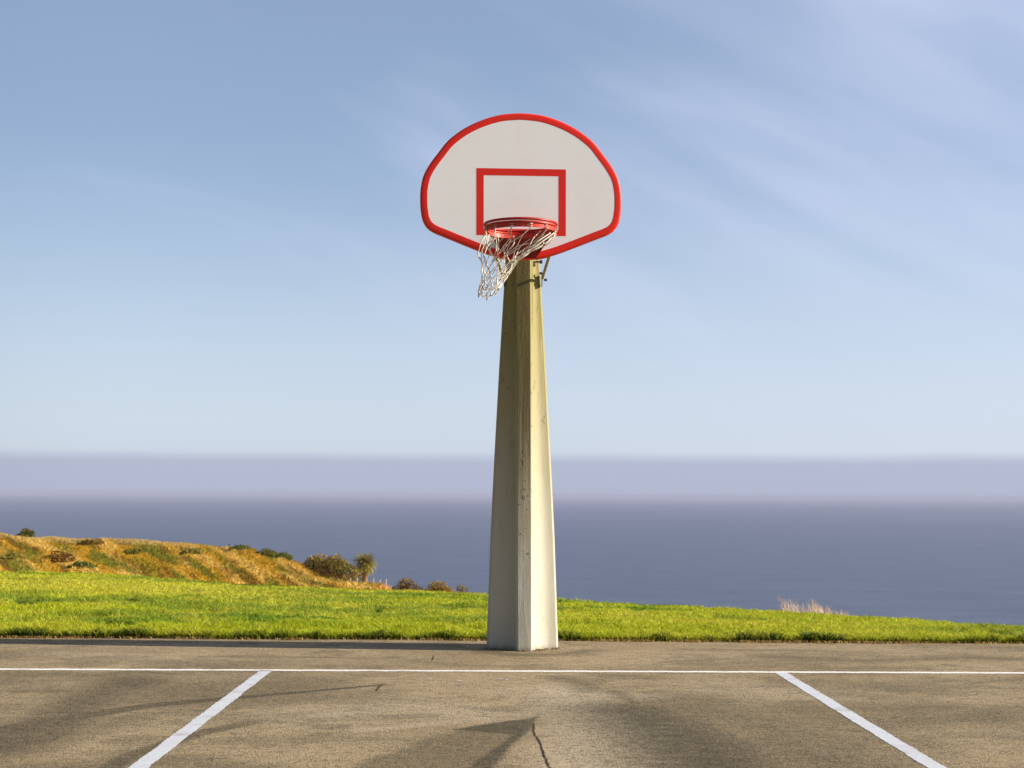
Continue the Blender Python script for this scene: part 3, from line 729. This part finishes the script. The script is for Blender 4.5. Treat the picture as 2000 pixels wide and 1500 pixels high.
# ================================================================ VEGETATION
def leafmat(name, c0, c1, tr=.3):
    return colmat(name, .6, .2, trans=tr)
m_leaf = leafmat('scrub_leaf', 0, 0)
m_bark, t, p = material('bark', .9, .1)
o = t.new('ShaderNodeTexCoord').outputs['Object']; t.link(t.mix(t.noise(t.mapping(o, sc=(1, 1, 3)), 6, 5, .7), (0.30, 0.20, 0.09, 1), (0.13, 0.09, 0.05, 1)), p.inputs['Base Color'])
def bush(px, pyb, pyt, d, wpx, cols, label, group=None, nl=2600, name='bush', lobes=7, leaf=.11, shape=None):
    """crown of leaf-sized faces on lobes, with stems underneath; pyb = row where it meets the ground line"""
    s_ = F / d; wpx = wpx * 1.12; pyt = pyb - (pyb - pyt) * 1.22; c_ = at(px, pyb, d); gz = c_.z
    gz = float(lawn_z(np.array([c_.x]), np.array([c_.y]))[0]) if not shape else c_.z - .05
    gz = min(gz, c_.z)
    top = at(px, pyt, d).z; w_ = wpx / s_; hh = top - gz
    o = empty(name, (c_.x, d, gz)); tag(o, label, 'bush', group)
    V = []; C = []
    Ls = []
    for i in range(lobes):
        a_ = (i + .5) / lobes * 2 - 1
        lx = a_ * w_ * .36; lh = hh * (1 - .45 * abs(a_) ** 1.8) * random.uniform(.82, 1.0)
        if shape: lh = hh * np.interp(a_, *shape) * random.uniform(.93, 1.03)
        r_ = w_ * random.uniform(.15, .22); r_ = min(r_, lh * .5)
        Ls.append((lx, random.uniform(-.2, .2) * w_, lh - r_, r_))
        Ls.append((lx + random.uniform(-.1, .1) * w_, random.uniform(-.2, .2) * w_, max(lh * .45, r_ * .7), r_ * 1.15))
    n = nl
    L_ = np.array(Ls)[rng.integers(0, len(Ls), n)]
    dr = rng.normal(0, 1, (n, 3)); dr /= np.linalg.norm(dr, axis=1)[:, None]
    rad = L_[:, 3] * (0.55 + 0.5 * rng.random(n) ** .6)
    ctr = L_[:, :3] + dr * rad[:, None] * np.array([1.1, 1, .9]); ctr[:, 2] = np.maximum(ctr[:, 2], .03)
    e1 = rng.normal(0, 1, (n, 3)); e1 /= np.linalg.norm(e1, axis=1)[:, None]; e2 = np.cross(e1, rng.normal(0, 1, (n, 3))); e2 /= np.linalg.norm(e2, axis=1)[:, None]
    ls = leaf * (.6 + .8 * rng.random(n))[:, None]
    V = np.stack([ctr - e1 * ls, ctr + e2 * ls * .45, ctr + e1 * ls, ctr - e2 * ls * .45], 1).reshape(-1, 3)
    pick = fbm(ctr[:, 0] * 2.2 / w_ * 2 + px, ctr[:, 2] * 3 / w_ * 2, 3) + rng.normal(0, .09, n)
    kk = sstep(.35, .65, pick)[:, None]
    col = np.array(cols[0])[None] * (1 - kk) + np.array(cols[1])[None] * kk
    if len(cols) > 2: k3 = (rng.random(n) < .22)[:, None]; col = np.where(k3, np.array(cols[2])[None], col)
    col = col * (.7 + .6 * rng.random(n))[:, None]
    npmesh('foliage', V, np.arange(4 * n).reshape(-1, 4), m_leaf, np.repeat(col, 4, 0), parent=o)
    mb = MB()
    for i in range(6):
        tx = random.uniform(-.3, .3) * w_; mb.tube(spline([(tx * .3, 0, -.15), (tx * .6, random.uniform(-.1, .1), hh * .35), (tx, random.uniform(-.2, .2) * w_, hh * .7)], 3), [.05 * w_ / 3] * 3 + [.03 * w_ / 3] * 3 + [.012 * w_ / 3], 6)
    mb.build('stem', m_bark, o, smooth=True)
    return o
ol1 = lin(118, 108, 34); ol2 = lin(160, 136, 62); dk = lin(66, 62, 24); gr = lin(90, 100, 34); orr = lin(190, 132, 50)
bush(640, 1140, 1085, 150, 104, [ol1, ol2, dk], 'large olive-brown bush between the hill slope and the palm', 'bushes on the bluff', 7000, lobes=9, leaf=.13,
     shape=([-1, -.72, -.35, 0, .3, .6, 1], [.55, .82, 1.0, .84, .93, .80, .58]))
bush(795, 1150, 1130, 112, 60, [dk, ol1, orr], 'dark rounded bush, first right of the palm and its stakes', 'bushes on the bluff', 2600, leaf=.07)
bush(857, 1152, 1131.5, 114, 56, [ol1, ol2, orr], 'orange-tinged ragged bush, middle of the three low ones left of the post', 'bushes on the bluff', 2400, leaf=.075)
bush(903, 1155, 1142, 116, 40, [gr, ol2, dk], 'smallest pale bush, nearest to the concrete post on its left', 'bushes on the bluff', 1400, lobes=4, leaf=.055)
bush(48, 1051.5, 1033, 118, 32, [gr, ol1, dk], 'small green bush alone on the skyline at the hill top on the far left', 'bushes on the hill', 1500, lobes=4, leaf=.07, shape=([-1, -.4, .2, .5, 1], [.35, .6, .95, 1, .55]))
def hillpt(px, s):
    u_ = ray(px, 1100)[0]; d_, z_ = hill_z(np.array([u_]), np.array([s])); return u_ * d_[0], d_[0], z_[0]
def hillbush(px, s, w_, hh, cols, label, nl=900):
    hh *= 1.15; x_, y_, z_ = hillpt(px, s); o = empty('bush', (x_, y_, z_)); tag(o, label, 'bush', 'bushes on the hill')
    n = nl; dr = rng.normal(0, 1, (n, 3)); dr /= np.linalg.norm(dr, axis=1)[:, None]; dr[:, 2] = np.abs(dr[:, 2])
    ctr = dr * np.array([w_ / 2, w_ / 3, hh]) * (0.5 + .5 * rng.random(n) ** .5)[:, None]
    ctr *= (0.75 + .5 * fbm(dr[:, 0] * 2 + px, dr[:, 2] * 3, 2))[:, None]
    e1 = rng.normal(0, 1, (n, 3)); e1 /= np.linalg.norm(e1, axis=1)[:, None]; e2 = np.cross(e1, rng.normal(0, 1, (n, 3))); e2 /= np.linalg.norm(e2, axis=1)[:, None]
    ls = .06 * (.6 + .8 * rng.random(n))[:, None]
    V = np.stack([ctr - e1 * ls, ctr + e2 * ls * .45, ctr + e1 * ls, ctr - e2 * ls * .45], 1).reshape(-1, 3)
    kk = rng.random(n)[:, None]; col = (cols[0][None] * (1 - kk) + cols[1][None] * kk) * (.7 + .6 * rng.random(n))[:, None]
    npmesh('foliage', V, np.arange(4 * n).reshape(-1, 4), m_leaf, np.repeat(col, 4, 0), parent=o)
    mb = MB(); [mb.tube([(0, 0, -.1), (random.uniform(-.3, .3) * w_, 0, hh * .6)], .02, 5) for _ in range(4)]; mb.build('stem', m_bark, o)
br = lin(140, 98, 36); gr = lin(118, 126, 46); dk = lin(84, 88, 34)
for px, s, w_, hh, cs, lb in ((118, .22, 1.6, .45, (br, lin(100, 72, 26)), 'brown bush low on the hill below the skyline bush'),
        (160, .10, 1.3, .30, (gr, dk), 'green bush at the lawn edge beside the brown bush'),
        (178, .72, 1.8, .38, (br, ol1), 'brown bush high on the hill where the green streak begins'),
        (270, .50, 1.6, .32, (gr, ol1), 'green bush halfway up the middle of the hill'),
        (375, .60, 1.5, .32, (gr, ol2), 'green bush under the two thin stakes of the ridge'),
        (470, .93, 1.6, .30, (dk, gr), 'dark bush on the ridge just right of the taller stake'),
        (520, .92, 1.5, .36, (dk, ol1), 'dark bush where the ridge starts falling steeply'),
        (548, .95, 1.3, .36, (dk, gr), 'dark bush low on the falling ridge, nearest the large bush'),
        (30, .30, 1.5, .30, (gr, ol2), 'green bush at the far left foot of the hill')):
    hillbush(px, s, w_, hh, cs, lb)

# palm
pd_ = 200; pb = at(713, 1149, pd_); ptop = at(713, 1102, pd_); gz = float(lawn_z(np.array([pb.x]), np.array([pb.y]))[0]); gz = min(gz, pb.z - .3)
palm = empty('palm_tree', (pb.x, pd_, gz)); tag(palm, 'small palm tree with a shaggy drooping crown beyond the lawn', 'palm tree')
hh = ptop.z - gz
mb = MB(); tp = []; rr = []
for i in range(15): tp.append((.03 * math.sin(i * .5), 0, hh * i / 14)); rr.append(.40 - .06 * i / 14 + (.02 if i % 2 else 0) + (.10 if i > 11 else 0))
mb.tube(tp, rr, 12); mb.build('trunk', m_bark, palm, smooth=True)
VV = []; CC = []
def frond(az, e0, ln, c0, c1, droop):
    pts = []; q = np.array([0, 0, hh + .05]); an = e0
    for i in range(9):
        pts.append(q.copy()); q = q + ln / 8 * np.array([math.cos(az) * math.cos(an), math.sin(az) * math.cos(an), math.sin(an)]); an -= droop
    for i in range(1, 9):
        tg = pts[i] - pts[i - 1]; tg /= np.linalg.norm(tg); sd_ = np.cross(tg, [0, 0, 1.]); nrm = np.linalg.norm(sd_); sd_ = sd_ / nrm if nrm > 1e-3 else np.array([1., 0, 0])
        wdt = .42 * math.sin(math.pi * (i / 9) ** .7) + .04
        for sg_ in (-1, 1):
            for k in range(3):
                p0 = pts[i - 1] + (pts[i] - pts[i - 1]) * k / 3; tip = p0 + sd_ * sg_ * wdt + tg * .22 + np.array([0, 0, -.16 * wdt / .3 * random.uniform(.5, 1.3)])
                VV.extend([p0 - tg * .02, p0 + tg * .035, tip, tip - tg * .03]); c_ = (c0 if random.random() < .6 else c1) * random.uniform(.7, 1.3); CC.extend([c_] * 4)
        VV.extend([pts[i - 1] - sd_ * .03, pts[i - 1] + sd_ * .03, pts[i] + sd_ * .02, pts[i] - sd_ * .02]); CC.extend([c1] * 4)
for i in range(78):
    az = i * 2.39996; f = i / 78; frond(az, math.radians(82 - 112 * f), random.uniform(1.6, 2.0), lin(112, 112, 36), lin(160, 142, 60), .12 + .08 * f)
for i in range(16): frond(i * 2.4 + 1, math.radians(-25), random.uniform(.9, 1.3), lin(180, 150, 95), lin(140, 100, 45), .17)
npmesh('crown', np.array(VV), np.arange(len(VV)).reshape(-1, 4), m_leaf, np.array(CC), parent=palm)

# stakes by the palm and on the ridge
m_stake, t, p = material('pale_stake', .8, .2); o = t.new('ShaderNodeTexCoord').outputs['Object']
t.link(t.mix(t.noise(o, 9, 4), (0.50, 0.43, 0.33, 1), (0.36, 0.29, 0.20, 1)), p.inputs['Base Color'])
def stake(px, pyt, pyb, d_, w_, label, mat=m_stake, group='pale stakes by the palm'):
    b_ = at(px, pyb + 3, d_); t_ = at(px, pyt, d_); mb = MB(); h_ = t_.z - b_.z
    lean = random.uniform(-.03, .03); mb.tube([(0, 0, -.4), (0, 0, 0), (lean, 0, h_ * .95), (lean, 0, h_)], [w_, w_, w_ * .9, w_ * .35], 8)
    o = mb.build('stake', mat, smooth=True, angle=50); o.location = b_; tag(o, label, 'stake', group)
for px, pyt, lb in ((685, 1131, 'pale stake nearest the large bush, left of the palm'), (697, 1130, 'pale stake close to the left side of the palm trunk'), (730, 1131, 'pale stake right beside the palm trunk on its right'),
                    (742, 1134, 'pale stake second right of the palm trunk'), (753, 1133, 'pale stake farthest right of the palm, before the dark bush')):
    stake(px, pyt - 2, 1150, 88, .032, lb)
m_dark = material('dark_stake', .8, .2, color=(.05, .045, .03, 1))[0]
stake(398, 1062, 1068, 96, .045, 'short dark stake on the hill ridge, left of the taller one', m_dark, 'dark stakes on the ridge')
stake(448, 1062, 1074, 92, .055, 'taller dark stake on the hill ridge above the orange slope', m_dark, 'dark stakes on the ridge')

# dry reeds on the right beyond the lawn, and straw at the palm's foot
def reeds(name, px0, px1, base_py, d_, n, hpx, cols, label, lean=(-.35, 0), w0=.008, peaks=None):
    px = px0 + rng.random(n) * (px1 - px0)
    a_ = np.array([ray(q, base_py)[0] for q in px]); y = d_ + rng.random(n) * 1.0; x = a_ * y
    z = lawn_z(x, y); z = np.minimum(z, H - np.interp(x / y, LU, LV) * y - .02)
    los = H - np.interp(x / y, LU, LV) * y
    pk = np.interp(px, *peaks) if peaks else 1.0
    h = (los - z) + hpx / F * d_ * (0.25 + .75 * rng.random(n)) * pk
    col = cols[0][None] + (cols[1] - cols[0])[None] * rng.random(n)[:, None]
    V, T, C = blades(n, x, y, z, h, w0 * (1 + rng.random(n)), .28, col, lean)
    o = npmesh(name, V, T, m_dry, C); return o
o = reeds('dry_reeds', 1530, 1660, 1195, 41, 230, 36, (lin(206, 182, 148), lin(226, 210, 186)), '', (-.28, 0), .008, ([1530, 1540, 1560, 1580, 1592, 1600, 1615, 1630, 1660], [1, 1, .75, .45, 1.15, .7, .6, .35, .3]))
tag(o, 'clump of pale pinkish dry reeds poking above the lawn crest right of the post', 'reeds')
o = reeds('dry_straw', 655, 760, 1149, 90, 1500, 16, (lin(206, 150, 50), lin(226, 180, 90)), '', (0, 0), .03, ([655, 690, 735, 760], [.6, .7, 1, .5]))
tag(o, 'orange dry straw growing in front of the palm trunk', 'dry grass')

# ================================================================ HAZE
hz_m = bpy.data.materials.new('haze_air'); hz_m.use_nodes = True; ht = hz_m.node_tree
ht.nodes.remove(ht.nodes['Principled BSDF']); pv = ht.nodes.new('ShaderNodeVolumePrincipled')
pv.inputs['Color'].default_value = (0.47, 0.50, 0.70, 1); pv.inputs['Density'].default_value = 0.00009; pv.inputs['Anisotropy'].default_value = 0.0
ht.links.new(pv.outputs[0], ht.nodes['Material Output'].inputs['Volume'])
mb = MB(); mb.box((0, 19500, (SZ - 1 + 12) / 2), (84200, 45200, 12 - SZ + 1)); hb = mb.build('haze', hz_m); tag(hb, kind='stuff')
hb['label'] = 'thin sea haze hanging over the water'; hb['category'] = 'haze'
